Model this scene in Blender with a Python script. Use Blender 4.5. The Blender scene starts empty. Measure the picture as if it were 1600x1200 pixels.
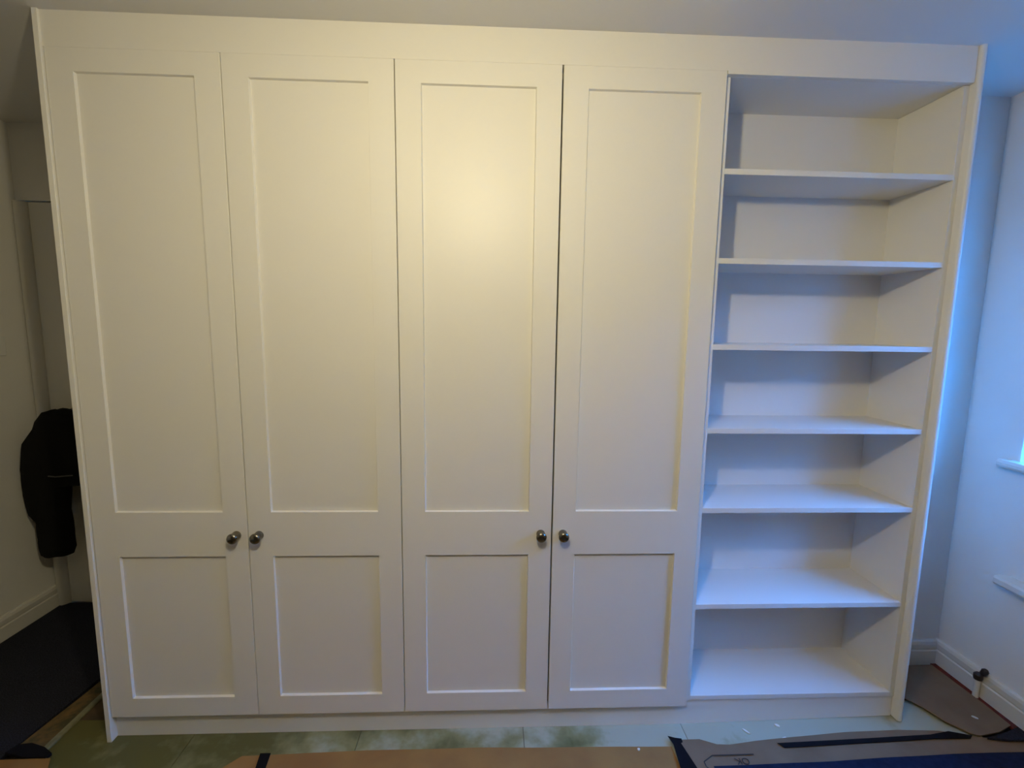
import bpy, bmesh, math, random
from mathutils import Vector, Matrix, noise
random.seed(7)
S = bpy.context.scene
COL = S.collection

# ------------------------------------------------------------------ camera
cam_d = bpy.data.cameras.new('camera'); cam = bpy.data.objects.new('camera', cam_d); COL.objects.link(cam)
cam_d.sensor_fit = 'HORIZONTAL'; cam_d.sensor_width = 36; cam_d.lens = 36 * 733.03 / 1600
cam_d.clip_start = 0.02
p_, y_, r_ = (math.radians(a) for a in (-7.1076, 2.3377, 0.762))
fw = Vector((math.sin(y_) * math.cos(p_), math.cos(y_) * math.cos(p_), math.sin(p_)))
rt = Vector((math.cos(y_), -math.sin(y_), 0)); up = rt.cross(fw)
r2 = rt * math.cos(r_) + up * math.sin(r_); u2 = up * math.cos(r_) - rt * math.sin(r_)
M = Matrix((r2, u2, -fw)).transposed().to_4x4(); M.translation = (0.1402, -1.5664, 1.4908)
cam.matrix_world = M
S.camera = cam

# ------------------------------------------------------------------ sky, exposure
W = bpy.data.worlds.new('dusk_sky'); S.world = W; W.use_nodes = True
bg = W.node_tree.nodes['Background']
bg.inputs['Color'].default_value = (0.04, 0.30, 1.0, 1); bg.inputs['Strength'].default_value = 33.5
BULB_STRENGTH = 665.0
BULB_COLOR = (1.0, 0.87, 0.545)
BULB = (0.052, -1.18, 2.10)
vs = S.view_settings
vs.view_transform = 'Standard'; vs.look = 'None'; vs.exposure = 0.0; vs.gamma = 1.0; vs.use_curve_mapping = False

# ------------------------------------------------------------------ materials
def mat(name, col, rough=0.5, metal=0.0, col2=None, nscale=8.0, bump=0.0, bscale=150.0, detail=4.0,
        lo=0.35, hi=0.65, emis=None, estr=0.0, spec=0.5, sheen=0.0):
    m = bpy.data.materials.new(name); m.use_nodes = True
    nt = m.node_tree; b = nt.nodes['Principled BSDF']
    b.inputs['Base Color'].default_value = (*col, 1); b.inputs['Roughness'].default_value = rough
    b.inputs['Metallic'].default_value = metal; b.inputs['Specular IOR Level'].default_value = spec
    tc = nt.nodes.new('ShaderNodeTexCoord')
    if col2:
        n = nt.nodes.new('ShaderNodeTexNoise'); n.inputs['Scale'].default_value = nscale; n.inputs['Detail'].default_value = detail
        nt.links.new(tc.outputs['Object'], n.inputs['Vector'])
        r = nt.nodes.new('ShaderNodeValToRGB')
        r.color_ramp.elements[0].position = lo; r.color_ramp.elements[1].position = hi
        r.color_ramp.elements[0].color = (*col, 1); r.color_ramp.elements[1].color = (*col2, 1)
        nt.links.new(n.outputs['Fac'], r.inputs['Fac']); nt.links.new(r.outputs['Color'], b.inputs['Base Color'])
    if bump:
        n2 = nt.nodes.new('ShaderNodeTexNoise'); n2.inputs['Scale'].default_value = bscale; n2.inputs['Detail'].default_value = 3
        nt.links.new(tc.outputs['Object'], n2.inputs['Vector'])
        bp = nt.nodes.new('ShaderNodeBump'); bp.inputs['Strength'].default_value = bump; bp.inputs['Distance'].default_value = 0.002
        nt.links.new(n2.outputs['Fac'], bp.inputs['Height']); nt.links.new(bp.outputs['Normal'], b.inputs['Normal'])
    if emis:
        b.inputs['Emission Color'].default_value = (*emis, 1); b.inputs['Emission Strength'].default_value = estr
    return m

MDF = mat('satin_white_paint', (0.80, 0.78, 0.74), 0.42, spec=0.4, bump=0.04, bscale=90)
SHELF = mat('white_shelf_paint', (0.80, 0.79, 0.77), 0.42, bump=0.03, bscale=90)
WALL = mat('matt_white_wall', (0.80, 0.785, 0.745), 0.8, col2=(0.77, 0.755, 0.715), nscale=3, bump=0.10, bscale=60)
FRONTW = mat('matt_bounce_cutting_wall', (0.22, 0.19, 0.16), 0.8, bump=0.10, bscale=60)  # unseen wall behind the camera, coloured dark to cut bounced light
GROUND = mat('dark_ground', (0.07, 0.075, 0.06), 0.9, col2=(0.04, 0.05, 0.03), nscale=1.5)
CEIL = mat('matt_white_ceiling', (0.74, 0.73, 0.71), 0.85, bump=0.08, bscale=40)
GLOSS = mat('white_gloss_paint', (0.72, 0.70, 0.64), 0.22)
UPVC = mat('white_window_frame', (0.8, 0.8, 0.8), 0.3)
METAL = mat('antique_pewter', (0.27, 0.25, 0.215), 0.22, metal=1.0, col2=(0.17, 0.155, 0.135), nscale=120)
SUBFL = mat('dark_subfloor', (0.10, 0.08, 0.06), 0.9, col2=(0.05, 0.04, 0.03), nscale=12)
NAVY = mat('navy_carpet', (0.028, 0.030, 0.048), 0.95, spec=0.15, col2=(0.010, 0.011, 0.018), nscale=260, bump=0.8, bscale=400)
BLUE = mat('blue_dust_sheet', (0.010, 0.018, 0.050), 0.9, spec=0.15, col2=(0.006, 0.012, 0.036), nscale=40, bump=0.4, bscale=120)
CARD = mat('brown_cardboard', (0.33, 0.185, 0.062), 0.85, spec=0.25, col2=(0.26, 0.135, 0.05), nscale=5, bump=0.25, bscale=70)
CARD2 = mat('grey_brown_cardboard', (0.225, 0.155, 0.098), 0.85, spec=0.25, col2=(0.19, 0.125, 0.075), nscale=6, bump=0.25, bscale=70)
TAPE = mat('black_tape', (0.006, 0.006, 0.010), 0.8, spec=0.12)
FABRIC = mat('black_fabric', (0.010, 0.010, 0.010), 0.95, spec=0.1, bump=0.3, bscale=200)
PIPING = mat('grey_piping', (0.07, 0.07, 0.066), 0.6)
PRINT = mat('dark_print', (0.035, 0.03, 0.03), 0.8)
CHIP = mat('white_filler_chip', (0.75, 0.75, 0.72), 0.7)
RED = mat('red_carpet_edge', (0.17, 0.022, 0.016), 0.95, col2=(0.07, 0.012, 0.01), nscale=60, bump=0.6, bscale=200)
UNDER = mat('crumbling_underlay', (0.17, 0.10, 0.035), 0.95, col2=(0.06, 0.055, 0.025), nscale=28, bump=0.8, bscale=80)
RUBBER = mat('dark_brown_board', (0.085, 0.055, 0.03), 0.8, col2=(0.06, 0.04, 0.025), nscale=14)
STRIP = mat('pale_edge_strip', (0.25, 0.24, 0.14), 0.7, col2=(0.17, 0.16, 0.09), nscale=25)
VALVE = mat('dark_valve_metal', (0.05, 0.045, 0.05), 0.4, metal=0.6)
PLASTIC = mat('white_plastic', (0.8, 0.8, 0.78), 0.35)
BLACKIN = mat('unpainted_carcass', (0.30, 0.27, 0.23), 0.7)

# floor tile: pale grey green, with olive adhesive stains of their own shape
def tile_mat():
    m = mat('pale_floor_tile', (0.42, 0.43, 0.335), 0.45, bump=0.06, bscale=50)
    nt = m.node_tree; b = nt.nodes['Principled BSDF']
    tc = nt.nodes['Texture Coordinate'] if 'Texture Coordinate' in nt.nodes else nt.nodes.new('ShaderNodeTexCoord')
    geo = nt.nodes.new('ShaderNodeNewGeometry')
    n = nt.nodes.new('ShaderNodeTexNoise'); n.inputs['Scale'].default_value = 3.4; n.inputs['Detail'].default_value = 5
    n.inputs['Roughness'].default_value = 0.6
    nt.links.new(geo.outputs['Position'], n.inputs['Vector'])
    sep = nt.nodes.new('ShaderNodeSeparateXYZ'); nt.links.new(geo.outputs['Position'], sep.inputs[0])
    # more glue towards the left end of the floor
    mr = nt.nodes.new('ShaderNodeMapRange'); mr.inputs['From Min'].default_value = -1.0; mr.inputs['From Max'].default_value = 0.95
    mr.inputs['To Min'].default_value = 0.20; mr.inputs['To Max'].default_value = -0.14
    nt.links.new(sep.outputs['X'], mr.inputs['Value'])
    add = nt.nodes.new('ShaderNodeMath'); add.operation = 'ADD'
    nt.links.new(n.outputs['Fac'], add.inputs[0]); nt.links.new(mr.outputs['Result'], add.inputs[1])
    r = nt.nodes.new('ShaderNodeValToRGB'); e = r.color_ramp.elements
    e[0].position = 0.44; e[0].color = (0.42, 0.43, 0.335, 1)
    e[1].position = 0.68; e[1].color = (0.115, 0.108, 0.036, 1)
    x = r.color_ramp.elements.new(0.56); x.color = (0.25, 0.245, 0.12, 1)
    nt.links.new(add.outputs[0], r.inputs['Fac']); nt.links.new(r.outputs['Color'], b.inputs['Base Color'])
    return m
TILE = tile_mat()

def glass_mat():
    m = bpy.data.materials.new('thin_window_glass'); m.use_nodes = True; nt = m.node_tree; nt.nodes.clear()
    o = nt.nodes.new('ShaderNodeOutputMaterial'); mx = nt.nodes.new('ShaderNodeMixShader')
    t = nt.nodes.new('ShaderNodeBsdfTransparent'); g = nt.nodes.new('ShaderNodeBsdfGlossy'); g.inputs['Roughness'].default_value = 0.02
    mx.inputs[0].default_value = 0.06
    nt.links.new(t.outputs[0], mx.inputs[1]); nt.links.new(g.outputs[0], mx.inputs[2]); nt.links.new(mx.outputs[0], o.inputs[0])
    return m
GLASS = glass_mat()

# ------------------------------------------------------------------ mesh helpers (all in world metres)
def box(bm, x0, x1, y0, y1, z0, z1, bev=0.0):
    vs = [bm.verts.new((x, y, z)) for z in (z0, z1) for y in (y0, y1) for x in (x0, x1)]
    fs = [bm.faces.new([vs[i] for i in q]) for q in ((0, 2, 3, 1), (4, 5, 7, 6), (0, 1, 5, 4), (2, 6, 7, 3), (0, 4, 6, 2), (1, 3, 7, 5))]
    if bev:
        es = list({e for f in fs for e in f.edges})
        bmesh.ops.bevel(bm, geom=es, offset=bev, segments=2, affect='EDGES', profile=0.5)
    return bm
def B(*a, **k): return box(bmesh.new(), *a, **k)

def prism(pts, axis, a0, a1, bm=None):
    """extrude a 2-D polygon along an axis: pts are the two other coordinates in xyz order"""
    bm = bm or bmesh.new()
    def P(p, t):
        l = list(p); l.insert(axis, t); return l
    lo = [bm.verts.new(P(p, a0)) for p in pts]; hi = [bm.verts.new(P(p, a1)) for p in pts]
    n = len(pts)
    bm.faces.new(lo); bm.faces.new(hi[::-1])
    for i in range(n): bm.faces.new((lo[i], hi[i], hi[(i + 1) % n], lo[(i + 1) % n]))
    bmesh.ops.recalc_face_normals(bm, faces=bm.faces[:])
    return bm

def lathe(profile, origin, axis, seg=28, bm=None):
    """profile: (radius, distance along axis)"""
    bm = bm or bmesh.new(); ax = Vector(axis).normalized()
    u = ax.orthogonal().normalized(); v = ax.cross(u); o = Vector(origin); rings = []
    for r, t in profile:
        rings.append([bm.verts.new(o + ax * t + (u * math.cos(k * 2 * math.pi / seg) + v * math.sin(k * 2 * math.pi / seg)) * max(r, 1e-5)) for k in range(seg)])
    for a, b in zip(rings, rings[1:]):
        for k in range(seg): bm.faces.new((a[k], a[(k + 1) % seg], b[(k + 1) % seg], b[k]))
    bm.faces.new(rings[0][::-1]); bm.faces.new(rings[-1])
    bmesh.ops.recalc_face_normals(bm, faces=bm.faces[:])
    return bm

def tube(path, r, seg=12, bm=None):
    bm = bm or bmesh.new(); P = [Vector(p) for p in path]; rings = []
    for i, p in enumerate(P):
        d = (P[min(i + 1, len(P) - 1)] - P[max(i - 1, 0)]).normalized()
        u = d.cross(Vector((0.3, 0.9, 0.17))).normalized(); v = d.cross(u)
        rr = r[i] if isinstance(r, (list, tuple)) else r
        rings.append([bm.verts.new(p + (u * math.cos(k * 2 * math.pi / seg) + v * math.sin(k * 2 * math.pi / seg)) * rr) for k in range(seg)])
    for a, b in zip(rings, rings[1:]):
        for k in range(seg): bm.faces.new((a[k], a[(k + 1) % seg], b[(k + 1) % seg], b[k]))
    bm.faces.new(rings[0][::-1]); bm.faces.new(rings[-1])
    bmesh.ops.recalc_face_normals(bm, faces=bm.faces[:])
    return bm

def obj(name, bm, m, parent=None, smooth=False, base=None):
    """one mesh object; vertices are given in world metres, origin moved to the thing's base"""
    me = bpy.data.meshes.new(name)
    root = parent
    while root is not None and root.parent: root = root.parent
    off = Vector(root.location) if root else Vector(base or (0, 0, 0))
    bmesh.ops.translate(bm, verts=bm.verts[:], vec=-off)
    if smooth:
        for f in bm.faces: f.smooth = True
    bm.to_mesh(me); bm.free(); me.materials.append(m)
    if smooth:
        try: me.set_sharp_from_angle(angle=math.radians(40))
        except Exception: pass
    o = bpy.data.objects.new(name, me); COL.objects.link(o)
    if parent: o.parent = parent
    else: o.location = off
    return o

def thing(name, label, cat, loc, group=None):
    o = bpy.data.objects.new(name, None); o.empty_display_size = 0.05; COL.objects.link(o); o.location = loc
    return tag(o, label, cat, group)
def tag(o, label, cat, group=None):
    o['label'] = label; o['category'] = cat
    if group: o['group'] = group
    return o
def struct(name, bm, m, label, cat, smooth=False):
    o = obj(name, bm, m, smooth=smooth); o['kind'] = 'structure'; o['label'] = label; o['category'] = cat; return o

# ------------------------------------------------------------------ measures
SEAM2, DW, ST = -0.1716, 0.5232, 0.0792
SEAM = [SEAM2 + (i - 2) * DW for i in range(5)]           # door boundaries
ZT, ZB, Z1, Z2, Z3, Z4, ZC = 2.2989, 0.0849, 2.2319, 0.8467, 0.6888, 0.1571, 2.40
SHZ = [2.0102, 1.7239, 1.4351, 1.142, 0.8506, 0.4814]     # shelf tops
XL, XR = -2.14, 2.15                                      # side walls
YB, YBL, YF = 0.31, 0.86, -3.6                            # back wall, back wall of the alcove, wall behind the camera
WY0, WY1, WZ0, WZ1 = -1.05, 0.094, 1.0, 2.15              # window opening

# ------------------------------------------------------------------ room shell
struct('floor', B(XL - .12, XR + .3, YF - .12, YBL + .12, -0.10, -0.020), SUBFL, 'dark bare subfloor under the coverings', 'floor')
struct('ceiling', B(XL - .12, XR + .3, YF - .12, YBL + .12, ZC, ZC + .12), CEIL, 'plain matt white ceiling', 'ceiling')
struct('wall_left', B(XL - .12, XL, YF, YBL, -0.02, ZC), WALL, 'plain off-white wall beside the black jacket', 'wall')
struct('wall_front', B(XL - .12, XR + .3, YF - .12, YF, -0.02, ZC), FRONTW, 'plain unseen wall facing the wardrobes, darkened to cut bounced light', 'wall')
struct('wall_back', B(0.885, XR + .3, YB, YBL + .12, -0.02, ZC), WALL, 'off-white wall behind the open bookcase', 'wall')
# alcove wall with the cupboard door recess
DX0, DX1, DZ1 = -2.085, -1.32, 2.045
bm = B(XL - .12, 0.885, YBL + .02, YBL + .12, -0.02, ZC)
box(bm, XL, 0.885, YBL - .012, YBL + .02, DZ1 + .006, ZC)
box(bm, DX1 + .004, 0.885, YBL - .012, YBL + .02, -0.02, DZ1 + .006)
struct('wall_alcove', bm, WALL, 'off-white alcove wall around the flush door', 'wall')
# right wall around the window
bm = B(XR, XR + .28, YF, WY0, -0.02, ZC)
box(bm, XR, XR + .28, WY1, YB, -0.02, ZC)
box(bm, XR, XR + .28, WY0, WY1, -0.02, WZ0)
box(bm, XR, XR + .28, WY0, WY1, WZ1, ZC)
struct('wall_right', bm, WALL, 'off-white wall with the window and radiator pipe', 'wall')

struct('ground', B(XR + .3, 40, -30, 30, -.5, -.4), GROUND, 'dark ground outside the window', 'ground')
bw = obj('daylight_blocker', B(5.2, 5.45, -9, 9, -.4, 2.9), GROUND, base=(5.3, 0, -.4))  # added out of view to block low daylight through the window
bw['kind'] = 'structure'; bw['label'] = 'dark unseen slab added outside the window to block low daylight'; bw['category'] = 'wall'

# skirting boards
def skirt_profile(h=0.115, t=0.018):
    return [(0, 0), (t, 0), (t, h * .60), (t - .004, h * .64), (t - .002, h * .70), (t - .001, h * .86), (t - .005, h * .96), (t - .010, h), (0, h)]
bm = prism([(XL + a, z) for a, z in skirt_profile()], 1, YF, YBL - .015)
struct('baseboard_left', bm, GLOSS, 'off-white skirting board beside the navy carpet', 'skirting board')
bm = prism([(XR - a, z) for a, z in skirt_profile(.122)], 1, YF, YB)
struct('baseboard_right', bm, GLOSS, 'white moulded skirting board behind the radiator pipe', 'skirting board')
bm = prism([(YB - a, z) for a, z in skirt_profile(.118)], 0, 1.735, XR - .012)
struct('baseboard_back', bm, GLOSS, 'white skirting board on the short wall beside the bookcase', 'skirting board')

# flush door in the alcove with a rounded lining
d = struct('door_1', B(DX0 + .0008, DX1, YBL - .010, YBL + .018, 0.006, DZ1, bev=.002), GLOSS, 'flush off-white door behind the hanging jacket', 'door')
hd = lathe([(.024, 0), (.024, .006), (.011, .008), (.010, .05), (.0, .052)], (-1.965, YBL - .010, 1.03), (0, -1, 0))
tube([(-1.965, YBL - .055, 1.03), (-1.93, YBL - .058, 1.03), (-1.86, YBL - .058, 1.028)], .008, bm=hd)
obj('door_handle', hd, METAL, d, True)
arc = [(XL + .001, YBL + .018), (XL + .001, YBL - .022)]
arc += [(XL + .018 - .017 * math.cos(a), YBL - .022 - .017 * math.sin(a)) for a in [math.pi / 2 * k / 6 for k in range(1, 7)]]
arc += [(XL + .030, YBL - .039), (XL + .042, YBL - .030), (XL + .050, YBL - .018), (DX0, YBL - .0105), (DX0, YBL + .018)]
struct('trim_1', prism(arc, 2, 0.0, DZ1), GLOSS, 'glossy rounded door lining in the alcove corner', 'door lining', True)

# window in the right wall
fx0, fx1 = XR + .15, XR + .21
bm = B(fx0, fx1, WY0, WY1, WZ0, WZ0 + .05, bev=.004)
box(bm, fx0, fx1, WY0, WY1, WZ1 - .05, WZ1, bev=.004)
box(bm, fx0, fx1, WY0, WY0 + .05, WZ0, WZ1, bev=.004)
box(bm, fx0, fx1, WY1 - .05, WY1, WZ0, WZ1, bev=.004)
wmid = (WY0 + WY1) / 2
box(bm, fx0, fx1, wmid - .03, wmid + .03, WZ0, WZ1, bev=.004)
w = struct('window_1', bm, UPVC, 'white framed daylight window in the right wall', 'window')
for a, b in ((WY0 + .05, wmid - .03), (wmid + .03, WY1 - .05)):
    obj('pane', B(XR + .178, XR + .182, a, b, WZ0 + .05, WZ1 - .05), GLASS, w)
sill = prism([(XR - .040, .972), (XR - .044, .980), (XR - .044, .990), (XR - .038, 1.0), (XR + .15, 1.004), (XR + .15, .985), (XR, .972)], 1, WY0 - .05, WY1 + .045)
struct('trim_2', sill, GLOSS, 'white window sill with a rounded nose', 'window sill')

# ------------------------------------------------------------------ pendant bulb (above the camera)
t = thing('pendant_lamp', 'bare warm bulb hanging on a short cord', 'lamp', (BULB[0], BULB[1], BULB[2]))
bx, by, bz = BULB
obj('ceiling_rose', lathe([(.045, 0), (.045, .008), (.02, .022), (.006, .026)], (bx, by, ZC), (0, 0, -1)), PLASTIC, t, True)
obj('cord', tube([(bx, by, ZC - .02), (bx, by, bz + .12)], .003), PLASTIC, t)
obj('lamp_holder', lathe([(.008, 0), (.017, .01), (.019, .05), (.016, .06)], (bx, by, bz + .12), (0, 0, -1)), PLASTIC, t, True)
BULBM = mat('lit_bulb', (1, 1, 1), 0.4, emis=BULB_COLOR, estr=BULB_STRENGTH)
obj('bulb', lathe([(.013, .06), (.015, .035)] + [(.034 * math.sin(a), -.034 * math.cos(a)) for a in [math.pi * (0.85 - .85 * k / 10) for k in range(11)]], (bx, by, bz), (0, 0, 1), 24), BULBM, t, True)

# ------------------------------------------------------------------ wardrobes
PT = 0.018
def knob_bm(x, z):
    prof = [(.0155, 0), (.0155, .003), (.0152, .006), (.0140, .010), (.0128, .013), (.0128, .016), (.0140, .019), (.0165, .023),
            (.0180, .027), (.0182, .030), (.0168, .0335), (.0125, .0365), (.007, .038), (.0, .0385)]
    return lathe(prof, (x, 0, z), (0, -1, 0), 32)

def door_frame_bm(x0, x1):
    """routed shaker door leaf: front at y = 0, two recesses 9 mm deep with a slight slope"""
    bm = bmesh.new(); e = .0012; dp = .009; ch = .0025
    xs = [x0 + e, x0 + ST, x1 - ST, x1 - e]; zs = [ZB + e, Z4, Z3, Z2, Z1, ZT - .0003]
    V = {}
    for i, x in enumerate(xs):
        for k, z in enumerate(zs): V[i, k] = bm.verts.new((x, 0, z))
    for i in range(3):
        for k in range(5):
            if i == 1 and k in (1, 3): continue
            bm.faces.new((V[i, k], V[i + 1, k], V[i + 1, k + 1], V[i, k + 1]))
    for k in (1, 3):                                             # sloping sides of each recess
        ring = [V[1, k], V[2, k], V[2, k + 1], V[1, k + 1]]
        inn = [bm.verts.new((v.co.x + sx * ch, dp, v.co.z + sz * ch)) for v, sx, sz in zip(ring, (1, -1, -1, 1), (1, 1, -1, -1))]
        out2 = [bm.verts.new((v.co.x, PT, v.co.z)) for v in inn]
        for j in range(4):
            bm.faces.new((ring[j], ring[(j + 1) % 4], inn[(j + 1) % 4], inn[j]))
            bm.faces.new((inn[j], inn[(j + 1) % 4], out2[(j + 1) % 4], out2[j]))
    # outer rim: eased arris then the edge of the board
    rim = [V[i, 0] for i in range(4)] + [V[3, k] for k in range(1, 6)] + [V[i, 5] for i in (2, 1, 0)] + [V[0, k] for k in (4, 3, 2, 1)]
    def ring_at(yv):
        o = []
        for v in rim:
            x = x0 if v.co.x < x0 + .01 else (x1 if v.co.x > x1 - .01 else v.co.x)
            z = ZB if v.co.z < ZB + .01 else (ZT if v.co.z > ZT - .01 else v.co.z)
            o.append(bm.verts.new((x, yv, z)))
        return o
    a = ring_at(e); b = ring_at(PT); n = len(rim)
    for j in range(n):
        bm.faces.new((rim[j], rim[(j + 1) % n], a[(j + 1) % n], a[j])); bm.faces.new((a[j], a[(j + 1) % n], b[(j + 1) % n], b[j]))
    bmesh.ops.recalc_face_normals(bm, faces=bm.faces[:])
    return bm

def wardrobe(i0, label, gaps):
    x0, x1 = SEAM[i0], SEAM[i0 + 2]
    if i0 == 0: x0 = -1.209
    t = thing('wardrobe', label, 'wardrobe', ((x0 + x1) / 2, 0.3, 0.0), 'built-in two-door wardrobes')
    ya, yb = PT + .002, 0.60
    zb, zt = 0.10, 2.285
    obj('side_panel', B(x0 + .001, x0 + .019, ya, yb, zb, zt), BLACKIN, t)
    obj('side_panel', B(x1 - .019, x1 - .001, ya, yb, zb, zt), BLACKIN, t)
    obj('top_panel', B(x0 + .019, x1 - .019, ya, yb, zt - .018, zt), BLACKIN, t)
    obj('bottom_panel', B(x0 + .019, x1 - .019, ya, yb, zb, zb + .018), BLACKIN, t)
    obj('back_panel', B(x0 + .019, x1 - .019, yb - .006, yb, zb + .018, zt - .018), BLACKIN, t)
    for j in (0, 1):
        a = SEAM[i0 + j] if (i0 + j) else x0
        b = SEAM[i0 + j + 1]
        a += gaps[j]; b -= gaps[j + 1]
        dr = obj('door', door_frame_bm(a, b), MDF, t)
        pa, pb = a + ST + .0025, b - ST - .0025
        for za, zz in ((Z4, Z3), (Z2, Z1)):
            obj('panel', B(pa, pb, .009, .0175, za + .0025, zz - .0025), MDF, dr)
        kx = b - .037 if j == 0 else a + .036
        obj('knob', knob_bm(kx, .765), METAL, dr, True)['label'] = 'dark pewter mushroom knob'
    return t
wardrobe(0, 'white two-door shaker wardrobe beside the alcove with the jacket', (.001, .0013, .0014))
wardrobe(2, 'white two-door shaker wardrobe joined to the open bookcase', (.0014, .0026, .0012))

# fascia, plinth, end panels
XP0, XP1 = -1.226, -1.2105
f = obj('fascia_board', prism([(XP1, ZT + .0001), (SEAM[4] + .0005, ZT + .0001), (SEAM[4] + .0005, 2.2895), (1.6885, 2.2895), (1.6885, ZC), (XP1, ZC)], 1, 0.0, PT - .0015), MDF, base=(0.2, 0, ZT))
tag(f, 'long white fascia board closing the gap up to the ceiling', 'fascia')
pl = obj('plinth_board', prism([(XP1, -.006), (0.87, -.006), (1.689, .010), (1.689, .0925), (XP1, .0925)], 1, .0205, .036), MDF, base=(0.2, 0.02, 0))
tag(pl, 'long white plinth board along the floor below doors and shelves', 'plinth')
ep = obj('end_panel', B(XP0, XP1, -.008, 0.60, -.006, ZC, bev=.0008), MDF, base=(XP0, 0.3, 0))
tag(ep, 'tall white end panel facing the alcove with the jacket', 'panel')
prof = [(1.6905, YB), (1.6905, -.004)] + [(1.7000 - .0095 * math.cos(a), -.004 - .0085 * math.sin(a)) for a in [math.pi / 2 * k / 5 for k in range(1, 6)]]
prof += [(1.7010 + .0115 * math.sin(a), -.0005 - .012 * math.cos(a)) for a in [math.pi / 2 * k / 6 for k in range(0, 7)]] + [(1.7125, YB)]
ep = obj('end_panel', prism(prof, 2, .014, ZC), MDF, base=(1.70, 0.15, .014), smooth=True)
tag(ep, 'tall white end panel with rounded front edge beside the bookcase', 'panel')

# ------------------------------------------------------------------ bookcase
BX0, BX1, BY, BD = SEAM[4] + .0008, 1.690, 0.0166, 0.27
t = thing('bookcase', 'white built-in open bookcase with six shelves beside the wardrobes', 'bookcase', ((BX0 + BX1) / 2, 0.15, 0.095))
obj('side_panel', B(BX0, SEAM[4] + .018, BY, BD + .008, .095, 2.2885, bev=.0006), SHELF, t)
obj('side_panel', B(1.672, BX1, BY, BD + .008, .095, 2.2885, bev=.0006), SHELF, t)
IX0, IX1 = SEAM[4] + .018, 1.672
obj('top_panel', B(IX0, IX1, BY + .001, BD, 2.2890, 2.307), SHELF, t)
obj('bottom_panel', B(IX0, IX1, BY, BD, .0955, .1131, bev=.0006), SHELF, t)
obj('back_panel', B(IX0, IX1, BD, BD + .008, .0955, 2.2985), SHELF, t)
for z in SHZ:
    obj('shelf', B(IX0, IX1, BY, BD, z - .018, z, bev=.0006), SHELF, t)

# ------------------------------------------------------------------ floor coverings
def sheet(pts, z, th, wob=0.0, seed=0, curl=None):
    """flat sheet with a drawn outline, gridded so that it can warp; curl(x, y) lifts it"""
    bm = bmesh.new()
    vs = [bm.verts.new((x, y, 0)) for x, y in pts]
    fc = bm.faces.new(vs)
    fc.normal_update()
    if fc.normal.z < 0: bmesh.ops.reverse_faces(bm, faces=[fc])
    bmesh.ops.triangulate(bm, faces=bm.faces[:])
    xs = [p[0] for p in pts]; ys = [p[1] for p in pts]
    for ax, lo, hi in ((0, min(xs), max(xs)), (1, min(ys), max(ys))):
        step = .05; c = lo + step
        while c < hi:
            nrm = (1, 0, 0) if ax == 0 else (0, 1, 0); co = (c, 0, 0) if ax == 0 else (0, c, 0)
            bmesh.ops.bisect_plane(bm, geom=bm.verts[:] + bm.edges[:] + bm.faces[:], plane_co=co, plane_no=nrm)
            c += step
    bm.normal_update()
    ret = bmesh.ops.extrude_face_region(bm, geom=bm.faces[:])
    nv = [g for g in ret['geom'] if isinstance(g, bmesh.types.BMVert)]
    for v in nv: v.co.z += th
    for v in bm.verts:
        h = z + v.co.z
        if wob: h += wob * (0.5 + 0.5 * noise.noise(Vector((v.co.x * 5 + seed, v.co.y * 5, seed))))
        if curl: h += curl(v.co.x, v.co.y)
        v.co.z = h
    bmesh.ops.recalc_face_normals(bm, faces=bm.faces[:])
    return bm
def cover(name, bm, m, label, cat, loc, group=None, smooth=False):
    return tag(obj(name, bm, m, base=loc, smooth=smooth), label, cat, group)

def lift(x, y=0): return .0166 * max(0.0, min(x, 1.95) - .88)          # rise of the last tile
def onto(pts): return [(x, y - 1.05 * lift(x)) for x, y in pts]

# floor tiles: 0.6 m modules; the last one lies a little higher towards the wall
floor = bpy.data.objects['floor']
tx = [-1.41, -0.937, -0.337, 0.263, 0.864, 1.95]
for y0, y1 in ((-.51, .0915), (.0925, .30)):
    for a, b in zip(tx, tx[1:]):
        if y0 > 0 and a > -1.0: continue
        z0, z1 = (-.006, -.006) if b < 1.5 else (-.006, .012)
        bm = prism([(a + .001, -.020), (b - .001, -.020), (b - .001, z1), (a + .001, z0)], 1, y0, y1)
        obj('tile', bm, TILE if y0 < 0 else RUBBER, floor)

cover('carpet', sheet([(XL + .018, .845), (-1.49, .845), (-1.494, .298), (-1.527, -.072), (-1.55, -1.2), (XL + .018, -1.2)], -.012, .014, .003, 3), NAVY,
      'dark navy carpet on the alcove floor below the jacket', 'carpet', (-1.8, 0, -.012))
cover('carpet_underlay', sheet([(-1.484, .30), (-1.428, .30), (-1.429, .21), (-1.428, .0), (-1.43, -.028), (-1.518, -.030), (-1.505, .1)], -.018, .010, .012, 5), UNDER,
      'crumbling brown underlay showing along the cut carpet edge', 'underlay', (-1.45, 0.2, -.018))
cover('edging_strip', prism([(-1.424, -.018), (-1.404, -.018), (-1.404, -.001), (-1.408, .003), (-1.424, .003)], 1, -.05, .30), STRIP,
      'pale narrow edging strip between underlay and tiles', 'strip', (-1.414, .12, -.018))
cover('carpet_scrap', sheet([(-1.515, -.066), (-1.50, -.036), (-1.46, -.030), (-1.405, -.044), (-1.362, -.066), (-1.368, -.083), (-1.44, -.082)], .002, .010, .012, 9), TAPE,
      'torn black carpet scrap at the corner of the navy carpet', 'scrap', (-1.44, -.06, .002))
cover('cardboard_sheet', sheet([(-1.75, -.085), (-1.352, -.082), (-1.30, -.16), (-1.30, -.8), (-1.75, -.8)], .005, .004, .004, 2), CARD,
      'orange-brown cardboard sheet beside the torn black scrap', 'cardboard', (-1.5, -.4, .003))
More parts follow.
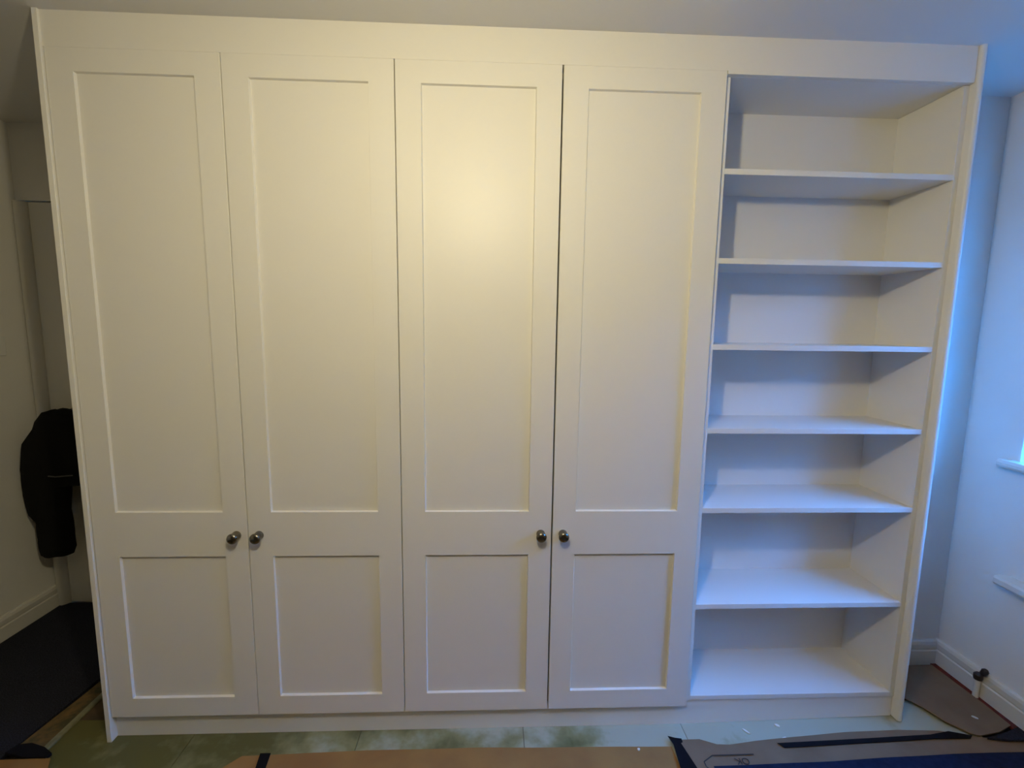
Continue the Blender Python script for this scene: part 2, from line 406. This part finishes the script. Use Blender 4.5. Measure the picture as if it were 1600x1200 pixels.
cover('cardboard_sheet', sheet([(-.717, -.081), (-.55, -.079), (-.30, -.070), (0.1, -.070), (.45, -.078), (.79, -.083), (.80, -.9), (-.95, -.9), (-.762, -.127)], -.004, .004, .004, 4), CARD,
      'long brown cardboard sheet below the wardrobe doors', 'cardboard', (0, -.5, -.006))
s2 = cover('cardboard_sheet', sheet(onto([(.822, -.062), (.90, -.062), (.955, -.084), (1.0, -.086), (1.10, -.074), (1.25, -.060), (1.45, -.046), (1.65, -.040), (1.80, -.049), (1.95, -.085),
                              (2.08, -.10), (2.08, -.9), (.83, -.9)]), .001, .004, .004, 6, curl=lift), CARD2,
      'grey-brown printed cardboard sheet in front of the bookcase', 'cardboard', (1.45, -.5, -.004))
s3 = cover('cardboard_sheet', sheet([(1.735, .266), (2.096, .272), (2.104, .05), (2.100, -.046), (2.03, -.072), (1.935, -.088), (1.907, -.079), (1.86, -.028), (1.836, .041), (1.790, .110), (1.735, .18)],
                              .0155, .004, .003, 8, curl=lambda x, y: .012 * max(0, min(1, (1.95 - x) / .2)) * max(0, min(1, (.18 - y) / .2))), CARD2,
      'brown cardboard sheet between end panel and radiator pipe, edge curling', 'cardboard', (1.95, .1, .012))
cover('carpet_edge', sheet([(2.104, .285), (2.128, .285), (2.130, .0), (2.130, -.8), (2.092, -.8), (2.098, -.10), (2.110, 0.0), (2.110, .09)], .002, .010, .008, 11), RED,
      'frayed dark red carpet edge along the right skirting board', 'carpet', (2.11, 0, .004))
cover('dust_sheet', sheet(onto([(.90, -.175), (1.10, -.172), (1.32, -.166), (1.55, -.157), (1.75, -.150), (2.034, -.150), (2.07, -.15), (2.07, -.89), (.88, -.89)]), .0105, .003, .004, 6, curl=lift), BLUE,
      'dark blue dust sheet laid over the printed cardboard', 'dust sheet', (1.5, -.5, .006))
cover('carpet_scrap', sheet(onto([(1.935, -.094), (2.02, -.076), (2.096, -.054), (2.093, -.108), (2.0, -.104)]), .010, .008, .004, 15, curl=lift), NAVY,
      'navy carpet scrap wedged against the red carpet edge', 'scrap', (2.03, -.08, .006))
# tapes
def tape(pts, z, label, loc, seed): return cover('tape_strip', sheet(onto(pts), z, .0012, .002, seed, curl=lift), TAPE, label, 'tape', loc)
tape([(.789, -.048), (.812, -.056), (.835, -.060), (.834, -.074), (.826, -.078), (.850, -.21), (.84, -.5), (.79, -.5), (.787, -.168), (.797, -.082)], .008,
     'black tape strip bridging the gap between two cardboard sheets', (.81, -.2, .007), 21)
tape([(1.171, -.089), (1.40, -.081), (1.60, -.073), (1.75, -.068), (1.83, -.055), (1.90, -.075), (1.88, -.088), (1.75, -.086), (1.60, -.092), (1.40, -.100), (1.185, -.108)], .009,
     'long black tape strip along the edge of the printed cardboard', (1.5, -.08, .008), 22)
tape([(-.656, -.078), (-.620, -.078), (-.612, -.13), (-.60, -.4), (-.645, -.4), (-.646, -.13)], .005,
     'short black tape strip on the long brown cardboard', (-.63, -.2, .004), 23)
# printed mark on the cardboard: outline and two upside-down letters
bm = bmesh.new()
def line(bm, a, b, wd, z):
    a = Vector((*a, z)); b = Vector((*b, z)); n = (b - a).normalized().cross(Vector((0, 0, 1))) * wd / 2
    bm.faces.new([bm.verts.new(v) for v in (a - n, b - n, b + n, a + n)])
for a, b in (((.916, -.131), (1.062, -.130)), ((.916, -.131), (.876, -.154)), ((.876, -.154), (.876, -.172)), ((.876, -.172), (.90, -.20))): line(bm, a, b, .004, .0112)
for v_ in bm.verts: v_.co.z += lift(v_.co.x); v_.co.y -= lift(v_.co.x)
obj('printed_outline', bm, PRINT, s2)
fc = bpy.data.curves.new('printed_letters', 'FONT'); fc.body = 'OK'; fc.size = .034; fc.extrude = .0002; fc.align_x = 'CENTER'; fc.align_y = 'CENTER'
tmp = bpy.data.objects.new('tmp_text', fc); COL.objects.link(tmp)
dg = bpy.context.evaluated_depsgraph_get(); me = bpy.data.meshes.new_from_object(tmp.evaluated_get(dg))
bpy.data.objects.remove(tmp); bm = bmesh.new(); bm.from_mesh(me)
bmesh.ops.rotate(bm, verts=bm.verts[:], cent=(0, 0, 0), matrix=Matrix.Rotation(math.pi, 3, 'Z'))
bmesh.ops.translate(bm, verts=bm.verts[:], vec=(1.010, -.155, .0118))
obj('printed_letters', bm, PRINT, s2)

# filler chips
def chip(x, y, z, l, wd, ang, label):
    bm = bmesh.new(); c, s = math.cos(ang), math.sin(ang); pts = []
    for k in range(7):
        a = 2 * math.pi * k / 7; rr = .8 + .4 * random.random()
        u, v = l / 2 * math.cos(a) * rr, wd / 2 * math.sin(a) * rr
        pts.append((x + u * c - v * s, y + u * s + v * c))
    prism(pts, 2, z, z + .003, bm)
    cover('filler_chip', bm, CHIP, label, 'debris', (x, y, z))
chip(.668, -.094, .0025, .012, .010, .6, 'white filler chip on the long brown cardboard')
chip(1.094, -.025, -.0015, .034, .008, -.9, 'long white filler sliver on the tile before the bookcase')
chip(1.226, -.006, .0005, .018, .012, -.4, 'rounded white filler crumb on the tile close to the plinth')
chip(1.218, -.060, .0005, .022, .006, .2, 'thin white filler flake beside the long black tape')
chip(1.996, -.012, .0225, .022, .008, -.8, 'white filler chip on the curling cardboard by the pipe')

# ------------------------------------------------------------------ right wall fittings
px, py = 2.117, .100
t = thing('radiator_pipe', 'white vertical radiator pipe with a dark valve at the skirting', 'pipe', (px, py, 0))
obj('pipe', tube([(px, py, .002), (px, py, .095)], .0105, 16), GLOSS, t, True)
v = lathe([(.009, 0), (.014, .003), (.0155, .010), (.0155, .024), (.010, .030)], (px, py, .088), (0, 0, 1), 12)
obj('valve_body', v, VALVE, t, True)
obj('valve_cap', lathe([(.007, 0), (.0115, .006), (.0125, .024), (.008, .030)], (px + .004, py - .010, .117), (.1, -.35, 1), 12), VALVE, t, True)
led = prism([(XR, .505), (XR - .045, .515), (XR - .050, .522), (XR - .050, .540), (XR - .044, .548), (XR, .552)], 1, -1.15, .085)
tag(obj('wall_ledge', led, GLOSS, base=(XR, -.5, .505)), 'narrow white ledge on the right wall below the window sill', 'ledge')
sw = thing('light_switch', 'white plastic light switch on the left wall', 'light switch', (XL, .675, 1.364))
obj('switch_plate', B(XL, XL + .009, .632, .718, 1.321, 1.407, bev=.003), PLASTIC, sw)
obj('rocker', B(XL + .009, XL + .014, .663, .687, 1.345, 1.383, bev=.002), PLASTIC, sw)

# ------------------------------------------------------------------ jacket on the door handle
def loft(secs, seg=28, amp=.010, seed=0.0, sub=5):
    """soft hanging cloth volume through elliptical sections (cx, cy, z, rx, ry)"""
    out = []
    for a, b in zip(secs, secs[1:]):
        for k in range(sub):
            f = k / sub; f = f * f * (3 - 2 * f) * .5 + f * .5
            out.append([a[i] + (b[i] - a[i]) * f for i in range(5)])
    out.append(list(secs[-1]))
    bm = bmesh.new(); rings = []
    for cx, cy, z, rx, ry in out:
        ring = []
        for k in range(seg):
            a = 2 * math.pi * k / seg; d = Vector((math.cos(a), math.sin(a), 0))
            fold = amp * math.sin(a * 6 + seed + z * 7) * .5 + amp * noise.noise(Vector((d.x * 2 + seed, d.y * 2, z * 9)))
            ring.append(bm.verts.new((cx + d.x * (rx + fold), cy + d.y * (ry + fold * .8), z + .006 * noise.noise(Vector((a, z * 5, seed))))))
        rings.append(ring)
    for a, b in zip(rings, rings[1:]):
        for k in range(seg): bm.faces.new((a[k], a[(k + 1) % seg], b[(k + 1) % seg], b[k]))
    bm.faces.new(rings[0][::-1]); bm.faces.new(rings[-1])
    bmesh.ops.recalc_face_normals(bm, faces=bm.faces[:])
    return bm
jy = .755
t = thing('jacket', 'black jacket hanging in a bundle in the alcove', 'jacket', (-1.97, jy, .32))
obj('body', loft([(-1.955, jy, 1.060, .03, .02), (-1.95, jy, 1.045, .085, .045), (-1.945, jy, 1.0, .125, .06), (-1.945, jy, .92, .15, .07), (-1.94, jy, .82, .165, .075),
                  (-1.925, jy, .73, .165, .07), (-1.915, jy, .695, .15, .06), (-1.91, jy, .685, .09, .04)], seed=1.0), FABRIC, t, True)
obj('sleeve', loft([(-2.02, jy - .02, .98, .04, .03), (-2.045, jy - .02, .90, .07, .05), (-2.060, jy - .02, .78, .078, .055), (-2.062, jy - .02, .64, .075, .055), (-2.055, jy - .02, .54, .066, .05),
                    (-2.035, jy - .02, .485, .048, .04), (-2.03, jy - .02, .475, .02, .02)], seed=2.0, amp=.006), FABRIC, t, True)
obj('sleeve', loft([(-1.98, jy - .025, .80, .06, .04), (-2.0, jy - .025, .68, .085, .05), (-2.015, jy - .025, .56, .078, .05), (-2.010, jy - .025, .45, .080, .05), (-2.010, jy - .025, .37, .078, .05),
                    (-2.015, jy - .025, .335, .068, .045), (-2.015, jy - .025, .33, .03, .02)], seed=3.5, amp=.006), FABRIC, t, True)
obj('pocket_piping', tube([(-1.965, jy - .082, .752), (-1.93, jy - .086, .750), (-1.86, jy - .076, .754)], .003), PIPING, t, True)
